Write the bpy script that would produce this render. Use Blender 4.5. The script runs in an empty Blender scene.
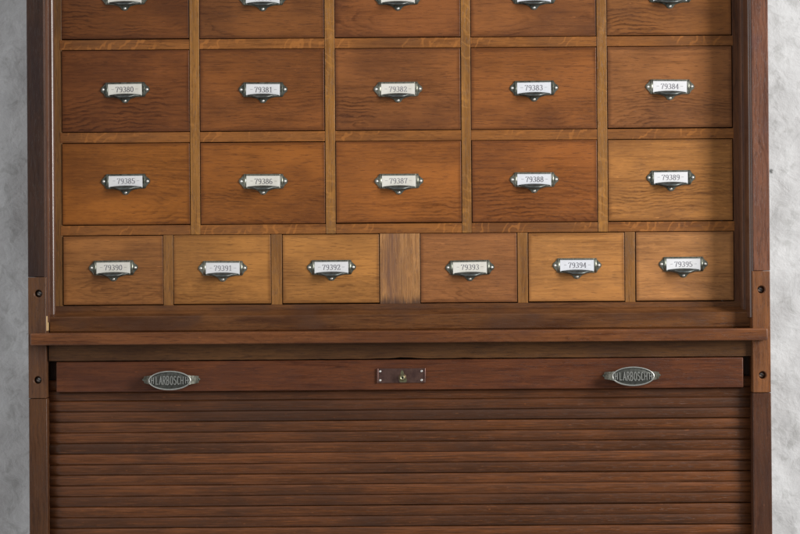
import bpy, bmesh, math, random
from mathutils import Vector, Matrix
random.seed(11)
S = bpy.context.scene
C = S.collection
MM = 0.001

# ---------------------------------------------------------------- camera
F = 1857.0                       # focal length in photo pixels (800 px wide)
CAM = Vector((0, -2.6, 0.0))
cd = bpy.data.cameras.new('camera'); cam = bpy.data.objects.new('camera', cd); C.objects.link(cam)
cd.sensor_width = 36; cd.lens = F / 800 * 36; cd.clip_end = 100; cd.clip_start = .05
R = Matrix.Rotation(math.radians(90.35), 3, 'X') @ Matrix.Rotation(math.radians(-0.41), 3, 'Z')
cam.matrix_world = Matrix.Translation(CAM) @ R.to_4x4()
S.camera = cam

def P(x, y, d=0.0):
    """where a photo pixel meets the plane d millimetres behind the cabinet's front; returns world X, Z"""
    v = R @ Vector(((x - 400) / F, -(y - 267) / F, -1))
    t = (d * MM - CAM.y) / v.y
    p = CAM + v * t
    return p.x, p.z

# ---------------------------------------------------------------- materials
def lin(c):
    return tuple(((v / 255) / 12.92 if v / 255 <= .04045 else ((v / 255 + .055) / 1.055) ** 2.4) for v in c) + (1,)

class N:
    def __init__(s, name):
        s.m = bpy.data.materials.new(name); s.m.use_nodes = True
        s.t = s.m.node_tree; s.t.nodes.clear()
        s.out = s.n('ShaderNodeOutputMaterial'); s.b = s.n('ShaderNodeBsdfPrincipled')
        s.l(s.b.outputs[0], s.out.inputs[0])
    def n(s, k, **kw):
        q = s.t.nodes.new(k)
        for a, v in kw.items(): setattr(q, a, v)
        return q
    def l(s, a, b): s.t.links.new(a, b)
    def put(s, v, sock):
        if isinstance(v, (int, float, tuple, Vector)): sock.default_value = v
        else: s.l(v, sock)
    def math(s, op, a, b=0.0, c=None, clamp=False):
        q = s.n('ShaderNodeMath', operation=op, use_clamp=clamp)
        s.put(a, q.inputs[0]); s.put(b, q.inputs[1])
        if c is not None: s.put(c, q.inputs[2])
        return q.outputs[0]
    def map(s, v, loc=(0, 0, 0), rot=(0, 0, 0), scale=(1, 1, 1)):
        q = s.n('ShaderNodeMapping'); s.l(v, q.inputs[0])
        q.inputs[1].default_value = loc; q.inputs[2].default_value = rot; q.inputs[3].default_value = scale
        return q.outputs[0]
    def noise(s, v, scale=1, detail=2, rough=.5, dist=0):
        q = s.n('ShaderNodeTexNoise'); s.l(v, q.inputs['Vector'])
        q.inputs['Scale'].default_value = scale; q.inputs['Detail'].default_value = detail
        q.inputs['Roughness'].default_value = rough; q.inputs['Distortion'].default_value = dist
        return q.outputs[0]
    def ramp(s, f, stops):
        q = s.n('ShaderNodeValToRGB'); s.l(f, q.inputs[0]); e = q.color_ramp.elements
        while len(e) < len(stops): e.new(.5)
        for k, (p, c) in enumerate(stops):
            e[k].position = p
            e[k].color = c if isinstance(c, tuple) else (c, c, c, 1)
        return q.outputs[0]
    def rng(s, f, a, b, c=0.0, d=1.0):
        q = s.n('ShaderNodeMapRange', interpolation_type='SMOOTHSTEP'); s.put(f, q.inputs[0])
        for k, v in enumerate((a, b, c, d)): q.inputs[k + 1].default_value = v
        return q.outputs[0]
    def mix(s, f, a, b, mode='MIX'):
        q = s.n('ShaderNodeMix', data_type='RGBA', blend_type=mode)
        s.put(f, q.inputs[0]); s.put(a, q.inputs[6]); s.put(b, q.inputs[7])
        return q.outputs[2]
    def bump(s, h, strength=.3, dist=.001, prev=None):
        q = s.n('ShaderNodeBump'); s.put(h, q.inputs['Height'])
        q.inputs['Strength'].default_value = strength; q.inputs['Distance'].default_value = dist
        if prev is not None: s.l(prev, q.inputs['Normal'])
        return q.outputs[0]

def mul(c, k): return tuple(min(1, v * k) for v in c[:3]) + (1,)

def wood(name, rgb, axis='x', seed=0, ring=.5, freq=130, k=.16, c0=(0, -.05), blotch=.45, fleck=0, fib=.5,
         half=None, rough=.38, spec=.3, purple=.25, slats=None, pores=.5, knot=False, honey=.3, lowgrain=.5, sat=1.09, bk=1.0, streak=.6, stain=None):
    g = N(name); rnd = random.Random(seed * 7 + 3)
    base = lin(rgb)
    lum = .3 * base[0] + .6 * base[1] + .1 * base[2]
    base = tuple(max(.004, lum + (q - lum) * sat) for q in base[:3]) + (1,)
    dark = (base[0] * .30, base[1] * .25, base[2] * .24, 1)
    tc = g.n('ShaderNodeTexCoord').outputs['Object']
    v0 = g.map(tc, rot=(0, math.radians(90), 0)) if axis == 'z' else tc
    off = (rnd.uniform(-9, 9), rnd.uniform(-9, 9), rnd.uniform(-9, 9))
    oi = g.n('ShaderNodeObjectInfo'); va = g.n('ShaderNodeVectorMath', operation='MULTIPLY_ADD')
    g.l(oi.outputs['Location'], va.inputs[0]); va.inputs[1].default_value = (7.3, 5.1, 6.7); g.l(g.map(v0, loc=off), va.inputs[2])
    v = va.outputs[0]
    # warp of the growth rings
    w1 = g.noise(g.map(v, scale=(8, 5, 12)), detail=1.5, rough=.45)
    w2 = g.noise(g.map(v, scale=(38, 20, 85)), detail=3, rough=.6)
    sp = g.n('ShaderNodeSeparateXYZ'); g.l(v0, sp.inputs[0]); X, Y, Z = sp.outputs
    dx = g.math('MULTIPLY', g.math('SUBTRACT', X, c0[0]), k)
    dz = g.math('SUBTRACT', Z, c0[1])
    r = g.math('SQRT', g.math('ADD', g.math('MULTIPLY', dx, dx), g.math('MULTIPLY', dz, dz)))
    r = g.math('ADD', r, g.math('MULTIPLY', g.math('SUBTRACT', w1, .5), .042))
    r = g.math('ADD', r, g.math('MULTIPLY', g.math('SUBTRACT', w2, .5), .013))
    fr = g.math('FRACT', g.math('MULTIPLY', r, freq))
    rg = g.ramp(fr, [(0, .0), (.42, .08), (.76, 1.0), (.86, .95), (1, .0)])
    patch = g.rng(g.noise(g.map(v, scale=(11, 9, 26)), detail=3), .38, .6, .12, 1)
    if half: patch = g.math('MULTIPLY', patch, g.rng(sp.outputs[2], -half[1] * .5, half[1] * lowgrain, 1.1, .25))
    fibre = g.noise(g.map(v, scale=(14, 300, 420)), detail=3, rough=.65)
    rg = g.math('MULTIPLY', g.math('MULTIPLY', rg, g.rng(fibre, .34, .6, .35, 1.1)), g.math('MULTIPLY', patch, ring))
    fibre2 = g.noise(g.map(v, scale=(34, 500, 900)), detail=2, rough=.7)
    bl = g.noise(g.map(v, scale=(5, 12, 26) if half is None else (7, 7, 13)), detail=4, rough=.6)
    bl2 = g.noise(g.map(v, loc=(3, 4, 5), scale=(4, 4, 9)), detail=3, rough=.6)
    col = g.mix(rg, base, dark)
    col = g.mix(g.rng(fibre, .35, .7, 0, fib), col, mul(base, .52))
    col = g.mix(g.rng(fibre2, .5, .75, 0, .35), col, mul(base, 1.5))
    if honey: col = g.mix(g.rng(bl2, .42, .62, 0, honey), col, (base[0] * 1.42, base[1] * 1.42, base[2] * 1.35, 1))
    # broken darker streaks running with the grain, and a fine mottled wear
    stk = g.noise(g.map(v, loc=(2, 6, 1), scale=(9, 60, 150 if half is None else 210)), detail=4, rough=.68, dist=.25)
    col = g.mix(g.rng(stk, .5, .7, 0, streak), col, mul(dark, 1.35))
    mot = g.noise(g.map(v, loc=(5, 5, 5), scale=(70, 70, 190)), detail=3, rough=.7)
    col = g.mix(g.rng(mot, .52, .72, 0, .3), col, mul(base, 1.45))
    por = g.noise(g.map(v, scale=(70, 900, 1300)), detail=1)
    por = g.rng(por, .6, .68, 0, pores)
    col = g.mix(por, col, mul(dark, .8))
    col = g.mix(g.rng(bl, .44, .68, 0, blotch), col, mul(dark, 1.25))
    if purple:
        pu = g.noise(g.map(v, loc=(8, 1, 2), scale=(10, 10, 18)), detail=3, rough=.6)
        q = (base[0] * .55, base[1] * .62, base[2] * 1.0, 1)
        col = g.mix(g.rng(pu, .47, .66, 0, purple), col, q)
    if fleck:
        wv = g.n('ShaderNodeTexWave', wave_type='BANDS', bands_direction='DIAGONAL')
        g.l(g.map(v, scale=(1, 1, -.7)), wv.inputs[0]); wv.inputs['Scale'].default_value = 38
        wv.inputs['Distortion'].default_value = 9; wv.inputs['Detail'].default_value = 2; wv.inputs['Detail Scale'].default_value = 1.5
        fm = g.rng(g.noise(g.map(v, scale=(20, 20, 30)), detail=1), .45, .6)
        col = g.mix(g.math('MULTIPLY', g.rng(wv.outputs[1], .72, .95, 0, fleck), fm), col, (base[0] * 1.75, base[1] * 1.75, base[2] * 1.6, 1))
    if slats:
        pitch, z0 = slats
        sp2 = g.n('ShaderNodeSeparateXYZ'); g.l(tc, sp2.inputs[0])
        idx = g.math('FLOOR', g.math('DIVIDE', g.math('SUBTRACT', sp2.outputs[2], z0), pitch))
        wn = g.n('ShaderNodeTexWhiteNoise', noise_dimensions='1D'); g.l(idx, wn.inputs['W'])
        cv = g.n('ShaderNodeCombineXYZ'); g.l(g.math('MULTIPLY', sp2.outputs[0], 2.6), cv.inputs[0]); g.l(g.math('MULTIPLY', idx, 3.7), cv.inputs[2])
        sn = g.noise(cv.outputs[0], scale=1.0, detail=3, rough=.6)
        v2 = g.n('ShaderNodeCombineXYZ'); g.l(g.math('MULTIPLY_ADD', idx, 3.1, sp2.outputs[0]), v2.inputs[0]); g.l(g.math('MULTIPLY', idx, 1.7), v2.inputs[1]); g.l(sp2.outputs[2], v2.inputs[2])
        fibre = g.noise(g.map(v2.outputs[0], scale=(16, 9, 520)), detail=4, rough=.7)
        bl = g.noise(g.map(v2.outputs[0], scale=(7, 11, 12)), detail=4, rough=.6)
        wc = g.ramp(wn.outputs[0], [(0, (base[0]*.34, base[1]*.38, base[2]*.5, 1)), (.3, mul(base, .62)), (.65, base), (1, (base[0]*1.65, base[1]*1.5, base[2]*1.3, 1))])
        col = g.mix(g.rng(sn, .34, .66, 0, .62), wc, (base[0]*1.5, base[1]*1.42, base[2]*1.3, 1))
        sn2 = g.noise(g.map(cv.outputs[0], loc=(5, 0, 9)), scale=1.3, detail=3, rough=.6)
        col = g.mix(g.rng(sn2, .5, .72, 0, .6), col, (base[0]*.32, base[1]*.36, base[2]*.46, 1))
        col = g.mix(g.rng(fibre, .38, .62, 0, .7), col, mul(base, .42))
        f3 = g.noise(g.map(v2.outputs[0], loc=(4, 4, 4), scale=(30, 9, 620)), detail=4, rough=.75)
        col = g.mix(g.rng(f3, .52, .7, 0, .55), col, mul(base, 1.9))
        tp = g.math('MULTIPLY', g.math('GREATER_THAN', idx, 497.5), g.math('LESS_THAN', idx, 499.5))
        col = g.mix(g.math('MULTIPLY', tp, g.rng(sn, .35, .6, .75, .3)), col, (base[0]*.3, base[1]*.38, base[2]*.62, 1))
        # per-slat end grain shift of the fine fibre, pale scuffs
        sc = g.noise(g.map(v2.outputs[0], scale=(110, 40, 330)), detail=2)
        col = g.mix(g.rng(sc, .69, .76, 0, .4), col, mul(base, 2.6))
        col = g.mix(g.rng(bl, .48, .7, 0, blotch), col, (base[0]*.34, base[1]*.38, base[2]*.5, 1))
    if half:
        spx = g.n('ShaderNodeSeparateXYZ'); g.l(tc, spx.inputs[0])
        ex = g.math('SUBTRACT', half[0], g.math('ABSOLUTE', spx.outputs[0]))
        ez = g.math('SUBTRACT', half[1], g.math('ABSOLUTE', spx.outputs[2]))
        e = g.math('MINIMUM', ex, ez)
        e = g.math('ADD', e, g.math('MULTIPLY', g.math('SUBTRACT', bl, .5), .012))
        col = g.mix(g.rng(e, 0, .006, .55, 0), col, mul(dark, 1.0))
    if knot:      # a worn dark dent or two
        kn = g.n('ShaderNodeTexVoronoi'); g.l(g.map(v, scale=(11, 11, 14)), kn.inputs[0]); kn.inputs['Scale'].default_value = 1
        col = g.mix(g.rng(kn.outputs[0], .03, .07, .7, 0), col, mul(dark, .7))
    if stain:     # old purplish spill across the middle and a dark damp line at the foot
        ss = g.n('ShaderNodeSeparateXYZ'); g.l(tc, ss.inputs[0])
        sx_ = g.math('ADD', g.math('DIVIDE', ss.outputs[0], stain[0]), g.math('MULTIPLY', g.math('SUBTRACT', bl, .5), 1.6))
        m1 = g.rng(g.math('ABSOLUTE', g.math('ADD', sx_, .3)), 0, .6, .85, 0)
        m1 = g.math('MULTIPLY', m1, g.rng(fibre, .3, .6, .4, 1))
        col = g.mix(m1, col, (base[0] * .36, base[1] * .36, base[2] * .6, 1))
        sz_ = g.math('ADD', g.math('DIVIDE', ss.outputs[2], stain[1]), g.math('MULTIPLY', g.math('SUBTRACT', stk, .5), 1.0))
        col = g.mix(g.rng(sz_, -1.0, -.7, .9, 0), col, (base[0] * .16, base[1] * .17, base[2] * .3, 1))
    # nicks and pale scratches
    sc = g.noise(g.map(v, rot=(0, .5, 0), scale=(60, 60, 240)), detail=2)
    col = g.mix(g.rng(sc, .73, .78, 0, .4), col, mul(base, 1.9))
    g.l(col, g.b.inputs['Base Color'])
    ro = g.math('ADD', rough, g.math('MULTIPLY', g.math('SUBTRACT', bl, .5), .35))
    g.l(ro, g.b.inputs['Roughness'])
    g.b.inputs['Specular IOR Level'].default_value = spec
    h = g.math('ADD', g.math('MULTIPLY', fibre, .6), g.math('MULTIPLY', por, -.8))
    h2 = g.noise(g.map(v, scale=(18, 60, 60)), detail=3)
    n1 = g.bump(h2, .35 * bk, .0012)
    g.l(g.bump(h, .5 * bk, .0005, n1), g.b.inputs['Normal'])
    return g.m

def metal(name, rgb, rough=.35, dirt=(45, 46, 38), amt=.6, metallic=.95, sc=180):
    g = N(name); tc = g.n('ShaderNodeTexCoord').outputs['Object']
    n = g.noise(tc, scale=sc, detail=4, rough=.65)
    n2 = g.noise(tc, scale=sc * 5, detail=2)
    g.l(g.mix(g.rng(n, .35, .7, 0, amt), lin(rgb), lin(dirt)), g.b.inputs['Base Color'])
    g.b.inputs['Metallic'].default_value = metallic
    g.l(g.math('ADD', rough - .1, g.math('MULTIPLY', n, .3)), g.b.inputs['Roughness'])
    g.l(g.bump(n2, .25, .0003, g.bump(n, .25, .0006)), g.b.inputs['Normal'])
    return g.m

def plain(name, rgb, rough=.8, amt=0, rgb2=None, sc=60):
    g = N(name); g.b.inputs['Roughness'].default_value = rough
    if amt:
        tc = g.n('ShaderNodeTexCoord').outputs['Object']
        n = g.noise(tc, scale=sc, detail=3)
        g.l(g.mix(g.rng(n, .4, .7, 0, amt), lin(rgb), lin(rgb2)), g.b.inputs['Base Color'])
    else: g.b.inputs['Base Color'].default_value = lin(rgb)
    return g.m

# ---------------------------------------------------------------- mesh helpers
def obj(name, bm, mats, parent=None, loc=(0, 0, 0), smooth=None):
    bmesh.ops.recalc_face_normals(bm, faces=bm.faces[:]) if not getattr(bm, 'keep', False) else None
    me = bpy.data.meshes.new(name); bm.to_mesh(me); bm.free()
    o = bpy.data.objects.new(name, me); C.objects.link(o)
    for m in (mats if isinstance(mats, (list, tuple)) else [mats]): me.materials.append(m)
    o.location = loc
    if parent: o.parent = parent
    if smooth is not None: me.shade_smooth() if smooth is True else me.set_sharp_from_angle(angle=math.radians(smooth)); 
    return o

def box(bm, x0, x1, y0, y1, z0, z1, mat=0, bev=0, seg=2):
    vs = [bm.verts.new((x, y, z)) for x in (x0, x1) for y in (y0, y1) for z in (z0, z1)]
    fs = [bm.faces.new([vs[i] for i in f]) for f in ((0, 1, 3, 2), (4, 6, 7, 5), (0, 4, 5, 1), (2, 3, 7, 6), (0, 2, 6, 4), (1, 5, 7, 3))]
    for f in fs: f.material_index = mat
    if bev:
        es = {e for f in fs for e in f.edges}
        r = bmesh.ops.bevel(bm, geom=list(es), offset=bev, segments=seg, affect='EDGES', profile=.5)
        for f in r['faces']: f.material_index = mat; f.smooth = True
    return fs

def prism(bm, pts, y0, y1, mat=0):
    """polygon in the XZ plane, thick from y0 (front) to y1"""
    a = [bm.verts.new((x, y0, z)) for x, z in pts]; b = [bm.verts.new((x, y1, z)) for x, z in pts]
    fs = [bm.faces.new(a), bm.faces.new(b[::-1])]
    n = len(pts)
    for i in range(n): fs.append(bm.faces.new((a[i], b[i], b[(i + 1) % n], a[(i + 1) % n])))
    for f in fs: f.material_index = mat
    return fs

def board(name, x0, x1, z0, z1, y0, y1, mat, parent, bev=.0012, irregular=True):
    """a plank lying between two depths, its own origin at its centre"""
    bm = bmesh.new(); cx, cy, cz = (x0 + x1) / 2, (y0 + y1) / 2, (z0 + z1) / 2
    hx, hy, hz = (x1 - x0) / 2, (y1 - y0) / 2, (z1 - z0) / 2
    box(bm, -hx, hx, -hy, hy, -hz, hz, 0, bev, 3)
    return obj(name, bm, mat, parent, (cx, cy, cz))

def pt(x, y, d): return P(x, y, d)

# ---------------------------------------------------------------- cabinet carcass
def tag(o, label=None, cat=None, group=None, kind=None):
    if label: o['label'] = label
    if cat: o['category'] = cat
    if group: o['group'] = group
    if kind: o['kind'] = kind
    return o

TOPZ = .56; BOTZ = -.60
cab = bpy.data.objects.new('filing_cabinet', None); C.objects.link(cab)
cab.location = (0, .2, BOTZ); cab.empty_display_size = .1
tag(cab, 'tall brown oak filing cabinet with numbered drawers above a closed roll shutter', 'cabinet')
class Root: pass
INV = Vector((0, -.2, -BOTZ))
def cobj(o):
    """shift a part built in world space into the cabinet's own space"""
    o.parent = cab; o.location = Vector(o.location) + INV; return o

FD = 48.0           # depth in mm of the drawer face frame behind the outer stiles
WALLY = .31

def X(x, y, d=0): return P(x, y, d)[0]
def Z(x, y, d=0): return P(x, y, d)[1]

# wood kinds
stile_l = wood('shade darkened oak stile', (60, 42, 34), 'z', 1, ring=.5, freq=150, k=.1, c0=(0, -.06), rough=.46, purple=.4, blotch=.6)  # left stile painted darker than right to stand for missing window sheen
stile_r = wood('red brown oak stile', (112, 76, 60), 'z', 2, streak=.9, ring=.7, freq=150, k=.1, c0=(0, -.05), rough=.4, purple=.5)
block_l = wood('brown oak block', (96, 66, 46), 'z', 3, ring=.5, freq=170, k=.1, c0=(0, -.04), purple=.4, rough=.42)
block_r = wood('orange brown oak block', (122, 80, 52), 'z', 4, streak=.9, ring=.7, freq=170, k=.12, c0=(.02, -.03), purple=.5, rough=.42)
low_l = wood('brown lower stile', (84, 56, 38), 'z', 5, ring=.5, freq=150, k=.08, c0=(0, -.05), purple=.2)
low_r = wood('maroon lower stile', (80, 52, 38), 'z', 6, ring=.5, freq=150, k=.08, c0=(0, -.05), purple=.2)
mould = wood('polished moulding', (94, 64, 48), 'z', 7, ring=.2, blotch=.3, rough=.2, spec=.6, purple=.4, bk=.1)
mb = mould.node_tree.nodes['Principled BSDF']; mb.inputs['Coat Weight'].default_value = .8; mb.inputs['Coat Roughness'].default_value = .3
inner = wood('inner frame oak', (128, 92, 58), 'z', 8, ring=.3, freq=200, k=.1, purple=.2)

def stile(side):
    a = dict(L=((26.3, 43.6), (27.9, 45.8), (29.0, 47.2)), R=((751.2, 768.2), (752.3, 770.2), (753.4, 772.2)))[side]
    jt, jb = (277.3, 398.4) if side == 'L' else (271.0, 392.6)
    cx = 36 if side == 'L' else 761
    zt, zb = Z(cx, jt), Z(cx, jb)
    x0, x1 = X(a[1][0], 287), X(a[1][1], 287)
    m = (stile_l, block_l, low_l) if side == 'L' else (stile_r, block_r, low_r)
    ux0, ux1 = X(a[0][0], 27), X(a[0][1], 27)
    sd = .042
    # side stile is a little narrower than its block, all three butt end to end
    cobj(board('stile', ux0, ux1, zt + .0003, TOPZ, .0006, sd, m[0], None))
    bm = bmesh.new()
    hx, hz = (x1 - x0) / 2, (zt - zb) / 2
    c = Vector(((x0 + x1) / 2, sd / 2, (zt + zb) / 2))
    box(bm, -hx, hx, -sd / 2, sd / 2, -hz, hz, 0, .001, 2)
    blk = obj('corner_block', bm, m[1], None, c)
    # bored screw holes: countersunk cups with the screw deep inside
    cobj(blk)
    spots = [(38.2, 293.6), (37.6, 380.2)] if side == 'L' else [(761.2, 289.6), (762.6, 375.2)]
    cutter(blk, [Vector((P(*q)[0], 0, P(*q)[1])) - c for q in spots], .0052, .011)
    for (px, py) in ([(38.2, 293.6), (37.6, 380.2)] if side == 'L' else [(761.2, 289.6), (762.6, 375.2)]):
        hxw, hzw = P(px, py)
        bm = bmesh.new(); n = 20
        prof = [(0.0001, -.0012), (.0026, -.001), (.004, 0), (.0045, .0015), (.0045, .004)]
        lathe(bm, prof, n)
        for f in bm.faces: f.smooth = True
        box(bm, -.0036, .0036, -.00135, -.0009, -.0005, .0005, 1)
        s = obj('screw', bm, [MET_SCREW, MET_DARK], None)
        s.parent = blk; s.location = Vector((hxw, .0085, hzw)) - c; s.rotation_euler = (0, .5, 0)
    lx0, lx1 = X(a[2][0], 480), X(a[2][1], 480)
    cobj(board('stile', lx0, lx1, BOTZ + .08, zb - .0006, .0012, sd, m[2], None))
    return (x0, x1)

def lathe(bm, prof, n=24, axis='y', sx=1, sz=1, mat=0, cx=0, cz=0):
    """profile of (radius, y) turned about Y"""
    rings = []
    for r, y in prof:
        rings.append([bm.verts.new((cx + r * math.cos(2 * math.pi * i / n) * sx, y, cz + r * math.sin(2 * math.pi * i / n) * sz)) for i in range(n)])
    fs = []
    for a, b in zip(rings, rings[1:]):
        for i in range(n):
            fs.append(bm.faces.new((a[i], a[(i + 1) % n], b[(i + 1) % n], b[i])))
    fs.append(bm.faces.new(rings[0][::-1])); fs.append(bm.faces.new(rings[-1]))
    for f in fs: f.material_index = mat
    return fs

def cutter(o, ats, r, depth):
    """bore a round hole in the front of a block by a boolean, applied at once"""
    bm = bmesh.new(); n = 28
    fy = -.021 + 0  # front face in block space
    for at in ats:
        n0 = len(bm.verts)
        lathe(bm, [(r + .0012, fy - .004), (r + .0010, fy + .0002), (r, fy + .0012), (r, fy + depth)], n)
        bm.verts.ensure_lookup_table()
        for w_ in bm.verts[n0:]: w_.co.x += at.x; w_.co.z += at.z
    bmesh.ops.recalc_face_normals(bm, faces=bm.faces[:])
    me = bpy.data.meshes.new('cut'); bm.to_mesh(me); bm.free()
    q = bpy.data.objects.new('cut', me); C.objects.link(q)
    q.parent = o.parent; q.location = Vector(o.location)
    md = o.modifiers.new('b', 'BOOLEAN'); md.object = q; md.operation = 'DIFFERENCE'; md.solver = 'EXACT'
    bpy.context.view_layer.update()
    dg = bpy.context.evaluated_depsgraph_get()
    nm = bpy.data.meshes.new_from_object(o.evaluated_get(dg))
    o.modifiers.clear(); old = o.data; o.data = nm
    bpy.data.objects.remove(q); bpy.data.meshes.remove(me); bpy.data.meshes.remove(old)

MET = metal('aged nickel', (150, 152, 140), .36, (56, 58, 48), .8)
METS = [MET, metal('dull nickel', (128, 131, 122), .42, (48, 49, 40), .9, sc=130), metal('brighter nickel', (172, 172, 158), .32, (66, 66, 54), .7, sc=220)]
MET_SCREW = metal('bright steel screw', (240, 240, 236), .42, (190, 190, 184), .3)
MET_DARK = metal('tarnished steel', (70, 72, 68), .45, (28, 28, 26), .7)
MET_PULL = metal('grey steel pull', (104, 108, 106), .42, (50, 52, 48), .6)
MET_OVAL = metal('cast nickel', (104, 105, 100), .42, (50, 50, 46), .65, sc=260)
MET_OVAL_HI = metal('worn nickel edge', (205, 206, 200), .33, (130, 130, 124), .4)
MET_LOCK = metal('copper toned lock plate', (140, 108, 98), .34, (78, 58, 58), .7, sc=90)
CARD = plain('white card', (226, 226, 228), .7, .25, (206, 204, 200), 120)
CARDS = [CARD, plain('ivory card', (224, 221, 212), .7, .3, (196, 190, 174), 90), plain('cool white card', (222, 224, 230), .7, .25, (200, 200, 204), 140)]
INKS = [plain('grey ink', (v, v - 3, v + 6), .7) for v in (88, 104, 122)]

sL = stile('L'); sR = stile('R')

# side panels, top, back of the carcass
side_m = wood('side panel oak', (92, 62, 44), 'z', 9, ring=.4, freq=90, k=.1)
lxo = X(28.5, 287) + .001; rxo = X(769.6, 287) - .001
for x0, x1 in ((lxo, lxo + .019), (rxo - .019, rxo)):
    cobj(board('side_panel', x0, x1, BOTZ + .08, TOPZ - .001, .0425, WALLY - .03, side_m, None))
cobj(board('back_panel', lxo + .02, rxo - .02, BOTZ + .08, TOPZ - .02, WALLY - .045, WALLY - .032, side_m, None))
cobj(board('top_board', lxo - .02, rxo + .02, TOPZ + .0005, TOPZ + .03, -.03, WALLY - .03, stile_r, None, .004))
cobj(board('plinth', lxo - .004, rxo + .004, BOTZ, BOTZ + .0795, -.012, WALLY - .03, low_l, None, .003))

# ---------------------------------------------------------------- vertical mouldings inside the opening
def vmould(side):
    # (photo x at y=150, depth mm)
    if side == 'L':
        pr = [(43.6, .8), (43.8, 1.2), (44.0, 8), (46.4, 9), (47.2, 11), (47.9, 15), (48.4, 23), (48.7, 30), (48.9, 33), (50.6, 33), (51.8, 33.5), (52.9, 34.9), (53.7, 37), (54.1, 40), (54.2, FD + .5)]
        pr = [(X(x + .8, 150, d), d * MM) for x, d in pr]; back = pr[0][0] - .0012
    else:
        pr = [(751.2, 1.6), (750.4, 2.2), (749.8, 3.2), (749.4, 5), (749.3, 9), (748.0, 10), (747.2, 13), (745.9, 18), (744.4, 24), (743.4, 30), (742.8, 33), (741.8, 33), (740.6, 35), (739.4, 39), (738.7, 43), (738.4, FD + .5)]
        pr = [(X(x + .6, 150, d), d * MM) for x, d in pr]; back = pr[0][0] + .0012
    zb, zt = Z(60, 322, 22), TOPZ - .0005
    zc = (zb + zt) / 2; xc = pr[7][0]
    bm = bmesh.new()
    ring = [(x - xc, y - .03) for x, y in pr]
    ring += [(ring[-1][0], .075), (back - xc, .075)]
    ring[0] = (ring[0][0], ring[0][1]); ring += [(back - xc, ring[0][1])]
    lo = [bm.verts.new((x, y, zb - zc)) for x, y in ring]; hi = [bm.verts.new((x, y, zt - zc)) for x, y in ring]
    n = len(ring)
    for i in range(n):
        f = bm.faces.new((lo[i], lo[(i + 1) % n], hi[(i + 1) % n], hi[i]))
    bm.faces.new(lo); bm.faces.new(hi[::-1])
    for f in bm.faces: f.smooth = True
    o = obj('moulding', bm, mould, None, (xc, .03, zc), smooth=50)
    cobj(o)
vmould('L'); vmould('R')
pale = wood('bare worn wood lit', (196, 168, 128), 'z', 10, ring=.2, blotch=.3, purple=.1)
cobj(board('lit_block_side', X(45.4, 324, 3) , X(49.2, 324, 20), Z(48, 331.2, 3), Z(48, 316, 3), .0022, .019, pale, None, .0012))  # added strip; pale colour paints the block's worn inner side as brightly lit

# ---------------------------------------------------------------- drawer face frame: rails and stiles
FY0, FY1 = FD * MM, FD * MM + .02
rail_m = [wood('oak rail', (140, 92, 54), 'x', 20 + i, ring=.25, freq=160, fleck=.42, blotch=.5, purple=.35, c0=(0, -.03), k=.06) for i in range(6)]
upr_m = [wood('yellow oak upright', (150, 106, 62), 'z', 30 + i, ring=.35, freq=210, blotch=.4, purple=.3, k=.08, c0=(0, -.03), fleck=.25) for i in range(6)]
# horizontal rails between rows: (top y, bottom y) at x = 400
rails = [(37.6, 47.6), (130.4, 140.6), (223.4, 233.2)]
rail_z = [(Z(400, a, FD), Z(400, b, FD)) for a, b in rails]
row1_top = Z(400, -56, FD)
xl, xr = X(60.0, 180, FD), X(734.5, 180, FD)
G = .0010     # visible clearance round a drawer
# verticals (rows 1-3) at y = 90 and y=180 average
vert = [(190.0, 199.6), (325.2, 335.0), (461.4, 470.8), (597.3, 607.2)]
vx = [(X(a, 120, FD), X(b, 120, FD)) for a, b in vert]
low = [(163.3, 173.0), (271.2, 281.9), (379.9, 420.0), (517.6, 527.8), (625.0, 635.2)]
lx = [(X(a, 267, FD), X(b, 267, FD)) for a, b in low]
botz = Z(400, 303.4, FD)
# rails in sections between the long uprights; the lowest rail runs right through
for k, (zt, zb) in enumerate(rail_z):
    xs = [xl] + [q for p in vx for q in p] + [xr]
    for s in range(5):
        r = board('rail', xs[2 * s] + .0002, xs[2 * s + 1] - .0002, zb, zt, FY0 + .0006, FY1, rail_m[(s * 2 + k * 3) % 6], None, .0006)
        cobj(r)
for k, (a, b) in enumerate(vx):
    u = board('upright', a, b, rail_z[2][1], TOPZ - .001, FY0, FY1, upr_m[k], None, .0006); cobj(u)
cobj(board('rail', xl, xr, row1_top + G, TOPZ - .001, FY0 + .003, FY1, rail_m[0], None, .0006))
fill_m = wood('pale worn oak filler', (178, 132, 90), 'z', 41, ring=.25, freq=170, k=.06, c0=(0, -.04), blotch=.35, purple=.3, fib=.7, stain=((lx[2][1] - lx[2][0]) / 2, (rail_z[2][1] - botz) / 2))
for k, (a, b) in enumerate(lx):
    m = fill_m if k == 2 else wood('grey brown oak upright', (144, 102, 62), 'z', 42 + k, ring=.4, freq=190, k=.08, purple=.6, c0=(0, -.03))
    u = board('filler_panel' if k == 2 else 'upright', a, b, botz - .0006, rail_z[2][1] - .0004, FY0 + .0003, FY1, m, None, .0006); cobj(u)
    if k == 2: u['label'] = 'wide pale filler panel with purplish stains'
# side strips of the frame
cobj(board('upright', X(55.6, 150, FD) - .004, X(62.0, 150, FD), botz - .004, TOPZ - .001, FY0 + .0009, FY1, inner, None, .0005))
cobj(board('upright', X(733.2, 150, FD), X(738.6, 150, FD) + .004, botz - .004, TOPZ - .001, FY0 + .0009, FY1, wood('shaded frame oak', (98, 64, 44), 'z', 12), None, .0005))  # darker base paints in the shadow on this side of the frame

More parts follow.
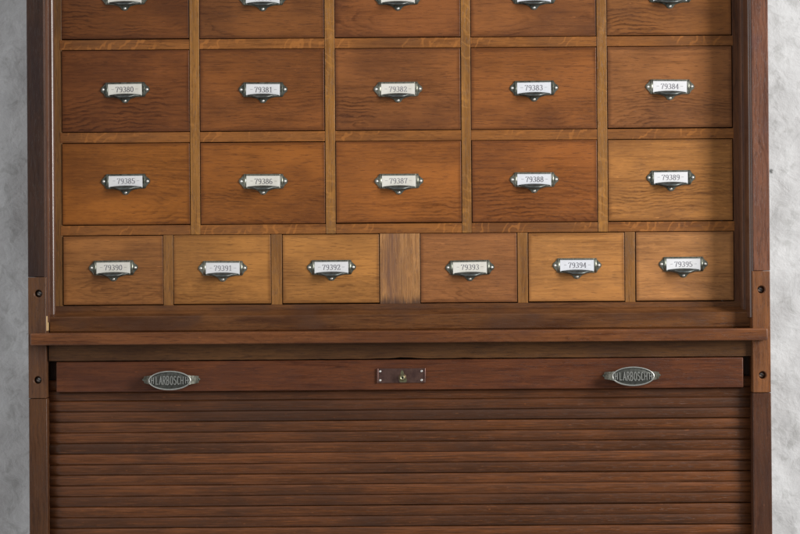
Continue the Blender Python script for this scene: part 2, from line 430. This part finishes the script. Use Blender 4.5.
# ---------------------------------------------------------------- lettering: strokes of a broad nib
def arc(cx, cy, rx, ry, a0, a1, n=12):
    return [(cx + rx * math.cos(math.radians(a0 + (a1 - a0) * i / n)), cy + ry * math.sin(math.radians(a0 + (a1 - a0) * i / n))) for i in range(n + 1)]
DIG = {
 '0': [arc(.3, .5, .25, .47, 90, 450, 16)],
 '1': [[(.12, .82), (.32, .98), (.32, .03)], [(.12, .03), (.52, .03)]],
 '2': [[(.07, .72)] + arc(.3, .72, .22, .25, 160, -30, 8) + [(.06, .05), (.56, .05), (.57, .2)]],
 '3': [arc(.28, .74, .22, .23, 150, -80, 8) + arc(.28, .27, .26, .24, 80, -150, 9)],
 '4': [[(.42, .03), (.42, .97), (.03, .3), (.6, .3)], [(.28, .03), (.56, .03)]],
 '5': [[(.52, .95), (.12, .95), (.1, .52)] + arc(.28, .3, .26, .28, 120, -150, 10)],
 '6': [[(.5, .88)] + arc(.34, .5, .28, .46, 80, 190, 7) + arc(.3, .29, .24, .26, 180, 540, 12)],
 '7': [[(.05, .8), (.07, .95), (.57, .95), (.34, .45), (.27, .03)]],
 '8': [arc(.3, .74, .2, .22, 90, 450, 12), arc(.3, .27, .25, .25, 90, 450, 12)],
 '9': [arc(.3, .7, .24, .26, 0, 360, 12), arc(.26, .5, .28, .46, 10, -110, 7) ],
 '-': [[(.1, .5), (.5, .5)]],
}
LET = {
 'H': [[(0, 0), (0, 1)], [(.5, 0), (.5, 1)], [(0, .5), (.5, .5)]],
 'L': [[(0, 1), (0, 0), (.45, 0)]],
 'A': [[(0, 0), (.27, 1), (.54, 0)], [(.12, .36), (.42, .36)]],
 'R': [[(0, 0), (0, 1)] , [(0, 1)] + arc(.22, .75, .24, .25, 90, -90, 6) + [(0, .5)], [(.2, .5), (.5, 0)]],
 'B': [[(0, 0), (0, 1)], [(0, 1)] + arc(.2, .76, .22, .24, 90, -90, 6) + [(0, .52)], [(.2, .52)] + arc(.22, .26, .26, .26, 90, -90, 6) + [(0, 0)]],
 'O': [arc(.27, .5, .27, .5, 90, 450, 14)],
 'S': [arc(.26, .75, .22, .25, 30, 220, 7) + arc(.26, .26, .24, .26, 60, -150, 8)],
 'C': [arc(.28, .5, .27, .5, 50, 310, 12)],
 '.': [[(.1, .5), (.1, .5001)]],
}
def hull(pts):
    pts = sorted(set(pts))
    def half(ps):
        h = []
        for p in ps:
            while len(h) > 1 and (h[-1][0] - h[-2][0]) * (p[1] - h[-2][1]) - (h[-1][1] - h[-2][1]) * (p[0] - h[-2][0]) <= 1e-12: h.pop()
            h.append(p)
        return h
    a, b = half(pts), half(pts[::-1])
    return a[:-1] + b[:-1]
def write(bm, strokes, ox, oz, w, h, nx, nz, y, thick, mat, step=4e-6):
    j = 0
    for st in strokes:
        for p, q in zip(st, st[1:]):
            pts = []
            for (u, v) in (p, q):
                for k in range(8):
                    a = math.pi / 8 + k * math.pi / 4
                    pts.append((round(ox + u * w + nx * math.cos(a), 9), round(oz + v * h + nz * math.sin(a), 9)))
            hp = hull(pts)
            yy = y - (j % 40) * step; j += 1
            prism(bm, hp, yy, yy + thick, mat)

# ---------------------------------------------------------------- card holder
U = 1.4 * MM          # one photo pixel on the drawer face
def holder_bm():
    bm = bmesh.new()
    # ogee-pointed ears left and right, tongue below
    right = [(19.7, 7.3), (20.3, 6.5), (20.7, 4.6), (21.8, 3.3), (23.6, 2.7), (24.6, 1.5), (24.9, 0), (24.6, -1.6), (23.6, -2.8), (21.9, -3.5), (20.8, -4.9), (20.4, -6.9), (19.7, -7.6),
             (13, -7.8), (8.4, -8.3), (5.6, -9.3), (4.0, -10.6), (3.4, -12.2), (2.2, -13.5), (0, -14.0)]
    pts = [(x, z) for x, z in right] + [(-x, z) for x, z in right[::-1][1:]]
    pts = [(x * U, z * U) for x, z in pts]
    fs = prism(bm, pts, -.0011, 0)
    es = list(fs[0].edges)
    bmesh.ops.bevel(bm, geom=es, offset=.0006, segments=2, affect='EDGES')
    # half-round channels at both ends, flat lips above and below the card
    def rod(x, z0, z1, r, flat=.75):
        n = 10; prof = [(r * math.cos(math.pi * i / n), -r * flat * math.sin(math.pi * i / n)) for i in range(n + 1)]
        a = [bm.verts.new((x + u, -.0009 + v, z0)) for u, v in prof]; b = [bm.verts.new((x + u, -.0009 + v, z1)) for u, v in prof]
        for i in range(n):
            f = bm.faces.new((a[i], a[i + 1], b[i + 1], b[i])); f.smooth = True
        bm.faces.new(a); bm.faces.new(b[::-1])
    for s in (-1, 1): rod(s * 18.7 * U, -7.3 * U, 7.1 * U, 1.35 * U)
    box(bm, -17.3 * U, 17.3 * U, -.0026, -.0010, 5.5 * U, 6.9 * U, 0, .0006, 2)
    box(bm, -17.3 * U, 17.3 * U, -.0022, -.0010, -7.4 * U, -6.3 * U, 0, .0005, 2)
    return bm

def pull_bm():
    """curved finger hood that springs from the lower lip, bulging forward in the middle"""
    bm = bmesh.new(); nu, nv = 28, 8
    out = []
    for lay in (0, .0011):
        g = []
        for i in range(nu + 1):
            u = -1 + 2 * i / nu
            w = 16.2 * U * u
            c = max(0.0, 1 - abs(u) ** 2.2)
            row = []
            for j in range(nv + 1):
                t = j / nv
                bulge = (.0125 - lay) * (c ** .8) * math.sin(t * math.pi / 2) ** .8
                zz = (-4.9 - 0.3 * u * u * 0 - lay / U * .0) * U - (.6 + 3.6 * c) * U * (1 - math.cos(t * math.pi / 2)) - lay * .8
                # top edge: rises a touch in the middle
                zz += .5 * U * c * (1 - t) - .9 * U * (1 - c)
                row.append(bm.verts.new((w * (1 - .22 * t * t), -.0026 - bulge + lay * .4, zz)))
            g.append(row)
        out.append(g)
    for g in out:
        for i in range(nu):
            for j in range(nv):
                f = bm.faces.new((g[i][j], g[i + 1][j], g[i + 1][j + 1], g[i][j + 1])); f.smooth = True
    a, b = out
    for i in range(nu):
        for j in (0, nv): bm.faces.new((a[i][j], a[i + 1][j], b[i + 1][j], b[i][j]))
    for j in range(nv):
        for i in (0, nu): bm.faces.new((a[i][j], a[i][j + 1], b[i][j + 1], b[i][j]))
    return bm

def screw_bm():
    bm = bmesh.new()
    fs = lathe(bm, [(.0001, -.0022), (.0010, -.0020), (.0018, -.0012), (.0021, 0), (.0021, .0008)], 14)
    for f in bm.faces: f.smooth = True
    return bm

H = dict(h=None, p=None, s=None)
def mesh_of(bm, name, mats):
    bmesh.ops.recalc_face_normals(bm, faces=bm.faces[:])
    me = bpy.data.meshes.new(name); bm.to_mesh(me); bm.free()
    for m in mats: me.materials.append(m)
    return me
H['h'] = mesh_of(holder_bm(), 'card_holder', [MET]); H['p'] = mesh_of(pull_bm(), 'finger_pull', [MET_PULL]); H['s'] = mesh_of(screw_bm(), 'screw', [MET_SCREW])

def link(name, me, parent, loc, rot=(0, 0, 0)):
    o = bpy.data.objects.new(name, me); C.objects.link(o); o.parent = parent; o.location = loc; o.rotation_euler = rot; return o

def card_mesh(num, rnd):
    bm = bmesh.new()
    # slightly uneven card edges
    a = [rnd.uniform(-.25, .25) * U for _ in range(4)]
    prism(bm, [(-17.2 * U, -6.2 * U + a[0]), (17.2 * U, -6.2 * U + a[1]), (17.2 * U, 5.6 * U), (-17.2 * U, 5.6 * U)], -.0016, -.0012)
    dw, dh, pit = 3.1 * U / .6, 5.6 * U, 3.75 * U
    jx, jz = rnd.uniform(-.5, .5) * U, rnd.uniform(-.3, .3) * U
    x0 = -pit * 2.5 + .35 * U + jx; z0 = -2.9 * U + jz
    for i, ch in enumerate(num):
        write(bm, DIG[ch], x0 + i * pit, z0, dw * .98, dh, .36 * U, .15 * U, -.00172, .0001, 1)
    for s in (-1, 1):
        write(bm, [[(-.5, 0), (.5, 0)]], jx + s * 12.2 * U, jz + .1 * U, 2.4 * U, 1, .12 * U, .13 * U, -.00172, .0001, 1)
    return mesh_of(bm, 'label_card', [rnd.choice(CARDS), rnd.choice(INKS)])

HM = [H['h']]
for mq in METS[1:]:
    q = H['h'].copy(); q.materials[0] = mq; HM.append(q)
# ---------------------------------------------------------------- drawers
DR = []   # (x range, z top, z bottom, number, holder screw pixel, rgb, ring, c0)
def zr(k): return rail_z[k]
rows = [(row1_top, zr(0)[0]), (zr(0)[1], zr(1)[0]), (zr(1)[1], zr(2)[0])]
xs = [xl + .002] + [q for p in vx for q in p] + [xr - .0016]
scr = [[(124.6, 7.6), (262.8, 8.2), (398.0, 7.6), (534.2, 6.8), (670.2, 5.4)],
       [(125.0, 100.2), (263.1, 100.2), (398.1, 99.7), (534.2, 98.6), (670.1, 97.3)],
       [(125.6, 192.1), (263.3, 192.0), (399.0, 191.8), (534.4, 190.2), (671.0, 188.3)]]
cols = [[(116, 69, 38), (120, 74, 42), (128, 78, 46), (132, 82, 48), (138, 88, 50)],
        [(122, 72, 40), (126, 76, 42), (132, 82, 48), (134, 82, 46), (136, 88, 54)],
        [(150, 90, 42), (144, 86, 42), (150, 90, 46), (142, 84, 44), (176, 118, 66)]]
num = 79375
for r in range(3):
    for c in range(5):
        DR.append((xs[2 * c], xs[2 * c + 1], rows[r][0], rows[r][1], str(num), scr[r][c], cols[r][c], r, c)); num += 1
xs2 = [xl + .0032] + [q for p in lx for q in p] + [xr - .0012]
scr2 = [(113.4, 278.6), (222.8, 279.0), (331.5, 278.1), (470.0, 278.3), (577.2, 276.2), (683.5, 274.9)]
cols2 = [(158, 100, 50), (174, 114, 54), (176, 116, 56), (162, 102, 56), (190, 126, 64), (182, 122, 68)]
for c in range(6):
    DR.append((xs2[2 * c], xs2[2 * c + 1], rail_z[2][1], botz, str(num), scr2[c], cols2[c], 3, c)); num += 1

for i, (x0, x1, zt, zb, n, sp, rgb, r, c) in enumerate(DR):
    rgb = (rgb[0] * (.97 if r < 2 else .95), rgb[1] * (.985 if r < 2 else .975), rgb[2] * (1.0 if r < 2 else 1.02))
    rnd = random.Random(i * 13 + 5)
    g = [G * rnd.uniform(.55, 1.25) for _ in range(4)]
    x0 += g[0]; x1 -= g[1]; zt -= g[2]; zb += g[3] * 1.2
    hx, hz = (x1 - x0) / 2, (zt - zb) / 2
    cx, cz = (x0 + x1) / 2, (zt + zb) / 2
    small = r == 3
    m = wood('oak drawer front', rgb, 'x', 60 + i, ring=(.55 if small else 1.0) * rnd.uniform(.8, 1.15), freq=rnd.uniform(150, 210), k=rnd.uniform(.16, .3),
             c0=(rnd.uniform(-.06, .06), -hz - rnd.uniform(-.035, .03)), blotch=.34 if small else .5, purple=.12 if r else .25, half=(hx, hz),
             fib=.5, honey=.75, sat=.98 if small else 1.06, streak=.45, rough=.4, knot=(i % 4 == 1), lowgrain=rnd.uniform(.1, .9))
    bm = bmesh.new(); box(bm, -hx, hx, 0, .019, -hz, hz, 0, .0009, 3)
    # the drawer box behind its front
    if True:
        for s in (-1, 1): box(bm, s * (hx - .006) - .004, s * (hx - .006) + .004, .0192, .19, -hz + .006, hz - .008)
        box(bm, -hx + .0105, hx - .0105, .0192, .19, -hz + .007, -hz + .011)
        box(bm, -hx + .0105, hx - .0105, .1855, .19, -hz + .0115, hz - .008)
    y = FY0 + rnd.uniform(-.0007, .0009)
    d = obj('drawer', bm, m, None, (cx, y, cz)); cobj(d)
    d.rotation_euler = (0, 0, rnd.uniform(-.002, .002))
    sx, sz = P(sp[0], sp[1], FD - 2); hxp, hzp = sx - cx, sz - cz + 11.2 * U
    tilt = rnd.uniform(-.012, .012)
    e = link('card_holder', HM[rnd.randrange(3)], d, (hxp, -.0001, hzp), (0, tilt, 0))
    cm = card_mesh(n, rnd)
    link('label_card', cm, d, (hxp, -.0001, hzp), (0, tilt + rnd.uniform(-.008, .008), 0))
    link('finger_pull', H['p'], d, (hxp, -.0001, hzp), (0, tilt, 0))
    for (u, v) in ((-22.3, -.2), (22.3, -.2), (0, -11.6)):
        link('screw', H['s'], d, (hxp + u * U, -.0011, hzp + v * U))

# ---------------------------------------------------------------- lower mouldings, ledge, boards
def hprof(name, pr, x0, x1, mat, yref):
    """pr: (photo y at x=400, depth mm) from the top down; extruded along X with gently uneven stations"""
    pts = [(d * MM, Z(400, y, d)) for y, d in pr]
    back = max(p[0] for p in pts) + .004
    pts += [(back, pts[-1][1]), (back, pts[0][1])]
    cz = sum(p[1] for p in pts) / len(pts); cy = sum(p[0] for p in pts) / len(pts); cx = (x0 + x1) / 2
    bm = bmesh.new(); n = len(pts); ns = 24; prev = None
    for s in range(ns + 1):
        x = x0 + (x1 - x0) * s / ns - cx
        cur = [bm.verts.new((x, p[0] - cy + random.uniform(-1, 1) * .00012, p[1] - cz + random.uniform(-1, 1) * .00012)) for p in pts]
        if prev:
            for i in range(n): bm.faces.new((prev[i], prev[(i + 1) % n], cur[(i + 1) % n], cur[i]))
        else: bm.faces.new(cur)
        prev = cur
    bm.faces.new(prev[::-1])
    return cobj(obj(name, bm, mat, None, (cx, cy, cz)))

bot_m = wood('brown oak lower moulding', (106, 70, 44), 'x', 90, ring=.6, freq=190, k=.05, c0=(.2, -.03), blotch=.8, purple=.75, streak=1.0)
xi0, xi1 = X(50.0, 322, 22), X(752.0, 318, 22)
hprof('lower_moulding', [(303.6, FD + 2), (303.8, 47), (308.6, 46.5), (309.2, 43), (310.2, 38), (312.2, 32.5), (313.4, 27), (314.0, 24), (314.6, 21.2), (315.4, 20.6),
                         (322.0, 20.6), (328.6, 20.8), (329.4, 21.6), (330.4, 23)], xi0, xi1, bot_m, 0)
led_m = wood('reddish oak ledge', (114, 72, 46), 'x', 91, ring=.5, freq=160, k=.05, c0=(-.2, -.02), blotch=.5, purple=.6, streak=.85, rough=.36)
zl0, zl1 = Z(400, 342.9, -16), Z(400, 331.0, -16)
cobj(board('ledge', X(30.0, 338, -16), X(768.0, 334, -16), zl0, zl1, -.016, .0205 + .02, led_m, None, .0018))
# board under the ledge, its lower edge chipped at the middle
ub_m = wood('brown oak upper board', (96, 66, 42), 'x', 92, ring=.6, freq=130, k=.06, c0=(.3, -.03), blotch=.5, purple=.3)
bx0, bx1 = X(48.4, 350, 8), X(751.8, 348, 8)
zt_, zb_ = zl0 + .0003, Z(400, 358.6, 8)
pts = []
nseg = 120
for s in range(nseg + 1):
    x = bx0 + (bx1 - bx0) * s / nseg
    px = 400 + (x / U)
    dz = random.uniform(-.0002, .0002)
    q = px - 404
    dz += .0022 * math.exp(-((q + 4) / 7) ** 2) + .0013 * math.exp(-((q - 9) / 5) ** 2) + .0006 * math.exp(-((q + 22) / 9) ** 2) + .0012 * math.exp(-((q - 62) / 8) ** 2) * .6
    pts.append((x, zb_ + dz))
pts = pts + [(bx1, zt_ - .0006), (bx0, zt_ - .0006)]
bm = bmesh.new(); cz = (zt_ + zb_) / 2
fs = prism(bm, [(x, z - cz) for x, z in pts], -.010, .012)
bmesh.ops.bevel(bm, geom=list(fs[0].edges), offset=.0005, segments=2, affect='EDGES')
cobj(obj('upper_board', bm, ub_m, None, (0, .018, cz)))

# ---------------------------------------------------------------- lead rail of the shutter
lr_m = wood('red brown lead rail', (98, 58, 38), 'x', 93, ring=.3, freq=110, k=.06, c0=(.1, -.05), blotch=.5, purple=.45, streak=.8, rough=.4)
LD = 7.0
rz0, rz1 = Z(400, 390.0, LD), Z(400, 359.7, LD)
rx0, rx1 = X(56.0, 376, LD), X(743.4, 370, LD)
lr = board('lead_rail', rx0, rx1, rz0, rz1, LD * MM, LD * MM + .016, lr_m, None, .0016); cobj(lr)
rc = Vector(((rx0 + rx1) / 2, LD * MM + .008, (rz0 + rz1) / 2))
# backing strip behind the rail ends
cobj(board('backing_strip', X(46, 376, 22), X(756, 376, 22), rz0 - .004, zt_ - .0232 * .0, .0305, .036, low_l, None, .0005))

# oval handles with raised lettering
def oval_bm():
    bm = bmesh.new()
    a, b, n = 21.6 * U * .985, 9.9 * U * .985, 64
    def ring(fx, fz, y): return [bm.verts.new((a * fx * math.cos(2 * math.pi * i / n), y, b * fz * math.sin(2 * math.pi * i / n))) for i in range(n)]
    prof = [(.55, .55, .004, 0), (.97, .95, .003, 0), (1, 1, .001, 1), (1, 1, -.0002, 1), (.985, .965, -.001, 1), (.96, .91, -.0012, 1), (.94, .87, -.0010, 1), (.93, .84, -.0002, 0),
            (.90, .76, .0001, 0), (.885, .72, -.0003, 0), (.7, .55, -.0008, 0), (.4, .3, -.0011, 0)]
    rs = [ring(fx, fz, y) for fx, fz, y, _ in prof]
    for k, (p, q) in enumerate(zip(rs, rs[1:])):
        for i in range(n):
            f = bm.faces.new((p[i], p[(i + 1) % n], q[(i + 1) % n], q[i])); f.smooth = True; f.material_index = prof[k + 1][3] and prof[k][3]
    bm.faces.new(rs[0]); f = bm.faces.new(rs[-1][::-1]); f.smooth = True
    txt = 'H LARBOSCH H'
    wd = {' ': .3}
    adv = [wd.get(c, .86 if c != 'A' else .9) for c in txt]
    tot = sum(adv) - .3; span = 36.4 * U; sc = span / tot; x = -span / 2
    for c, ad in zip(txt, adv):
        mid = x + ad * sc * .35
        hh = 8.4 * U * math.sqrt(max(.2, 1 - (mid / (a * 1.02)) ** 2)) ** .8
        if c != ' ': write(bm, LET[c], x, -hh / 2, sc * 1.08, hh, .42 * U, .4 * U, -.0023, .0014, 1, 6e-6)
        x += ad * sc
    return bm

def base_bm():
    bm = bmesh.new(); a, b = 29.2 * U, 6.0 * U
    # pointed-oval mounting plate with two ends and posts carrying the oval
    pts = [(a * math.cos(t), b * math.sin(t) * (1 - .25 * abs(math.cos(t)))) for t in [2 * math.pi * i / 48 for i in range(48)]]
    fs = prism(bm, pts, -.0022, 0)
    bmesh.ops.bevel(bm, geom=list(fs[0].edges), offset=.001, segments=3, affect='EDGES')
    # curved arms from the ends up to the oval
    for s in (-1, 1):
        n = 8; prev = None
        for i in range(n + 1):
            t = i / n
            x = s * (26.5 - 9.5 * t) * U; y = -.002 - .0145 * math.sin(t * math.pi / 2)
            hw = (3.4 + 1.6 * t) * U; th = .0016
            dx = s * .0012 * (1 - t)
            cur = [bm.verts.new(v) for v in ((x - dx, y, -hw), (x - dx, y, hw), (x + dx, y + th, hw), (x + dx, y + th, -hw))]
            if prev:
                for k in range(4):
                    f = bm.faces.new((prev[k], prev[(k + 1) % 4], cur[(k + 1) % 4], cur[k]))
            else: bm.faces.new(cur)
            prev = cur
        bm.faces.new(prev[::-1])
    return bm

OV = mesh_of(oval_bm(), 'oval_plate', [MET_OVAL, MET_OVAL_HI]); BA = mesh_of(base_bm(), 'handle', [MET])
for (px, py) in ((171.4, 379.6), (631.6, 375.4)):
    wx, wz = P(px, py, LD)
    hnd = link('handle', BA, lr, Vector((wx, LD * MM - .0001, wz)) - rc)
    hnd['label'] = 'oval cast metal handle with raised lettering'
    # oval, screws belong to the same handle: joined as one mesh below
    b2 = bmesh.new(); b2.from_mesh(BA)
    tmp = OV.copy(); tmp.transform(Matrix.Translation((0, -.0185, -.0004)) @ Matrix.Rotation(math.radians(-5), 4, 'X'))
    nb = len(b2.faces)
    b2.from_mesh(tmp)
    b2.faces.ensure_lookup_table()
    for f in b2.faces[nb:]: f.material_index += 1
    me = bpy.data.meshes.new('handle'); b2.to_mesh(me); b2.free()
    for m in (MET, MET_OVAL, MET_OVAL_HI): me.materials.append(m)
    hnd.data = me
# lock plate
bm = bmesh.new()
hw, hh = 24.0 * U, 7.3 * U
box(bm, -hw, hw, -.0016, 0, -hh, hh, 0, .0005, 2)
for s in (-1, 1): box(bm, s * (hw - .0005) - .0010, s * (hw - .0005) + .0010, -.0026, -.0001, -hh - .0002, hh + .0002, 0, .0007, 2)
for u in (-21.3, 20.2):
    for v in (-4.6, 4.4):
        lathe(bm, [(.0001, -.0032), (.0010, -.003), (.0016, -.0024), (.0018, -.0014)], 12, mat=1, cx=u * U, cz=v * U)
# keyhole boss and its small swinging cover
lathe(bm, [(.0016, -.0050), (.0017, -.0096), (.0024, -.0100), (.0033, -.0092), (.0037, -.006), (.0056, -.0014)], 24, mat=2, cx=1.0 * U, cz=-1.8 * U)
lathe(bm, [(.0015, -.0090), (.0015, -.0016)], 12, mat=3, cx=1.0 * U, cz=-1.8 * U)
fs = prism(bm, [(-.2 * U, 5.4 * U), (1.4 * U, 5.6 * U), (2.4 * U, 3.4 * U), (2.6 * U, .4 * U), (-.8 * U, .4 * U), (-.7 * U, 3.4 * U)], -.0095, -.0078, 2)
prism(bm, [(.2 * U, .2 * U), (3.4 * U, -.4 * U), (5.6 * U, -4.2 * U), (4.8 * U, -6.6 * U), (-1.6 * U, -6.7 * U), (-2.6 * U, -4.6 * U)], -.0030, -.0017, 2)
wx, wz = P(401.4, 375.6, LD)
lk = obj('lock_plate', bm, [MET_LOCK, MET_SCREW, metal('brass lock cover', (168, 164, 130), .34, (84, 76, 58), .7), MET_DARK], None)
lk.parent = lr; lk.location = Vector((wx, LD * MM - .0001, wz)) - rc

# ---------------------------------------------------------------- roll shutter
pitch = 10.60 * U
SD = 16.0
pitch = (Z(400, 399.2, SD) - Z(400, 526.6, SD)) / 12
ztop = Z(400, 399.2, SD)
sx0, sx1 = X(44, 450, SD), X(757, 450, SD)
cx = (sx0 + sx1) / 2
top_i = -2; bot_i = int((ztop - (BOTZ + .09)) / pitch)
bm = bmesh.new()
ns = 40
cz = ztop
rs = random.Random(4)
for k in range(top_i, bot_i):
    zt = ztop - k * pitch; zb = zt - pitch
    off = rs.uniform(-.0006, .0006); tiltk = rs.uniform(-.0006, .0006)
    prof = []
    m = 10
    for j in range(m + 1):
        t = j / m
        yb = .0021 * (1 - (abs(2 * t - 1)) ** 2.8)
        prof.append((SD * MM + .0024 - yb + off, zt - .0001 - t * (pitch - .0002)))
    prev = None
    for s in range(ns + 1):
        x = sx0 + (sx1 - sx0) * s / ns - cx
        wob = .0002 * math.sin(s * .7 + k * 2.1) 
        cur = [bm.verts.new((x, p[0] - SD * MM + wob, p[1] - cz + tiltk * s / ns)) for p in prof]
        cur += [bm.verts.new((x, .010, prof[-1][1] - cz + tiltk * s / ns)), bm.verts.new((x, .010, prof[0][1] - cz + tiltk * s / ns))]
        if prev:
            n = len(cur)
            for i in range(n):
                f = bm.faces.new((prev[i], prev[(i + 1) % n], cur[(i + 1) % n], cur[i])); f.smooth = i < m
        else: bm.faces.new(cur)
        prev = cur
    bm.faces.new(prev[::-1])
# canvas backing that holds the slats together
box(bm, sx0 - cx, sx1 - cx, .0102, .012, ztop - bot_i * pitch - cz, ztop - top_i * pitch - cz, 1)
sh_m = wood('shutter slat oak', (97, 59, 35), 'x', 95, streak=.35, ring=0, blotch=.45, purple=.3, slats=(pitch, -500 * pitch), sat=1.07, rough=.36, spec=.42)
cobj(obj('roll_shutter', bm, [sh_m, plain('dark canvas', (30, 22, 18), .9)], None, (cx, SD * MM, cz)))

# ---------------------------------------------------------------- wall
g = N('rough whitewashed plaster')
tc = g.n('ShaderNodeTexCoord').outputs['Object']
n1 = g.noise(g.map(tc, scale=(24, 24, 30)), detail=6, rough=.6, dist=.3)
n2 = g.noise(g.map(tc, scale=(45, 45, 45)), detail=5, rough=.6, dist=.8)
n3 = g.noise(g.map(tc, scale=(40, 40, 90), rot=(0, .3, 0)), detail=5, rough=.7)
col = g.mix(g.rng(n1, .36, .6, 0, .3), lin((205, 206, 207)), lin((172, 173, 174)))
col = g.mix(g.rng(n2, .5, .68, 0, .45), col, lin((156, 157, 155)))
col = g.mix(g.rng(n3, .68, .76, 0, .5), col, lin((120, 121, 120)))
vo = g.n('ShaderNodeTexVoronoi'); g.l(g.map(tc, scale=(16, 16, 16)), vo.inputs[0]); vo.inputs['Scale'].default_value = 1; vo.inputs['Randomness'].default_value = 1
pm = g.math('MULTIPLY', g.rng(vo.outputs[0], .05, .10, 1, 0), g.rng(n1, .5, .56))
col = g.mix(pm, col, lin((60, 60, 58)))
g.l(col, g.b.inputs['Base Color']); g.b.inputs['Roughness'].default_value = .85
nb = g.bump(n1, .42, .007); nb = g.bump(n2, .4, .0025, nb); nb = g.bump(pm, -.8, .004, nb)
g.l(nb, g.b.inputs['Normal'])
WALL = g.m
bm = bmesh.new()
from mathutils import noise as mn
nx, nz = 240, 140; W, Hh = 3.0, 1.8
gr = []
for i in range(nx + 1):
    col_ = []
    for j in range(nz + 1):
        x = -W / 2 + W * i / nx; z = -Hh / 2 + Hh * j / nz
        p = Vector((x * 6, 1.3, z * 6))
        y = .010 * mn.noise(p) + .005 * mn.noise(p * 3.1) + .002 * mn.noise(p * 8)
        # shallow courses of painted brick beneath the plaster
        cz_ = (z + 10) / .075; e = abs((cz_ % 1) - .5) * 2
        y += .004 * max(0, (e - .78) / .22) ** 1.5 * (mn.noise(p * .6) * .5 + .5)
        col_.append(bm.verts.new((x, y, z)))
    gr.append(col_)
for i in range(nx):
    for j in range(nz):
        f = bm.faces.new((gr[i][j], gr[i + 1][j], gr[i + 1][j + 1], gr[i][j + 1])); f.smooth = True
e0 = [gr[0], [gr[i][nz] for i in range(nx + 1)], gr[nx][::-1], [gr[i][0] for i in range(nx, -1, -1)]]
loop = gr[0] + [gr[i][nz] for i in range(1, nx + 1)] + gr[nx][::-1][1:] + [gr[i][0] for i in range(nx - 1, 0, -1)]
bk = [bm.verts.new((v.co.x, .15, v.co.z)) for v in loop]
for i in range(len(loop)):
    bm.faces.new((loop[i], bk[i], bk[(i + 1) % len(loop)], loop[(i + 1) % len(loop)]))
bm.faces.new(bk)
w = obj('wall', bm, WALL, None, (0, WALLY, 0))
tag(w, 'rough whitewashed plaster wall behind the cabinet', None, None, 'structure')

# ---------------------------------------------------------------- light
wd = bpy.data.worlds.new('World'); S.world = wd; wd.use_nodes = True
bg = wd.node_tree.nodes['Background']; bg.inputs[0].default_value = (.98, .99, 1.0, 1); bg.inputs[1].default_value = 1.0
# the room: its far end behind the viewer is dim, the pale walls and ceiling to the sides are brighter
wt = wd.node_tree; wc_ = wt.nodes.new('ShaderNodeTexCoord'); ws = wt.nodes.new('ShaderNodeSeparateXYZ'); wt.links.new(wc_.outputs['Generated'], ws.inputs[0])
def wm(op, a, b, c=None):
    q = wt.nodes.new('ShaderNodeMath'); q.operation = op
    for k, v_ in enumerate((a, b, c)):
        if v_ is None: continue
        if isinstance(v_, (int, float)): q.inputs[k].default_value = v_
        else: wt.links.new(v_, q.inputs[k])
    return q.outputs[0]
mr = wt.nodes.new('ShaderNodeMapRange'); mr.interpolation_type = 'SMOOTHSTEP'; wt.links.new(ws.outputs[1], mr.inputs[0])
for k, v_ in enumerate((-.97, -.30, .13, .60)): mr.inputs[k + 1].default_value = v_
lf = wm('MULTIPLY', wm('MAXIMUM', wm('MULTIPLY', ws.outputs[0], -1.0), 0.0), .74)
up_ = wm('MULTIPLY', ws.outputs[2], .12)
wt.links.new(wm('MAXIMUM', wm('ADD', wm('ADD', mr.outputs[0], lf), up_), .05), bg.inputs[1])

def area(name, loc, target, sx, sy, power, color):
    ld = bpy.data.lights.new(name, 'AREA'); ld.shape = 'RECTANGLE'; ld.size = sx; ld.size_y = sy; ld.energy = power; ld.color = color
    o = bpy.data.objects.new(name, ld); C.objects.link(o); o.location = loc
    o.rotation_euler = (Vector(target) - Vector(loc)).to_track_quat('-Z', 'Y').to_euler()
    return o
area('window_light', (2.65, -1.58, .85), (0, 0, -.05), .85, 1.6, 122, (1, .985, .96))

S.render.engine = 'CYCLES'
S.view_settings.view_transform = 'Standard'; S.view_settings.look = 'None'
S.view_settings.exposure = 0; S.view_settings.gamma = 1
S.render.resolution_x = 1024; S.render.resolution_y = 684
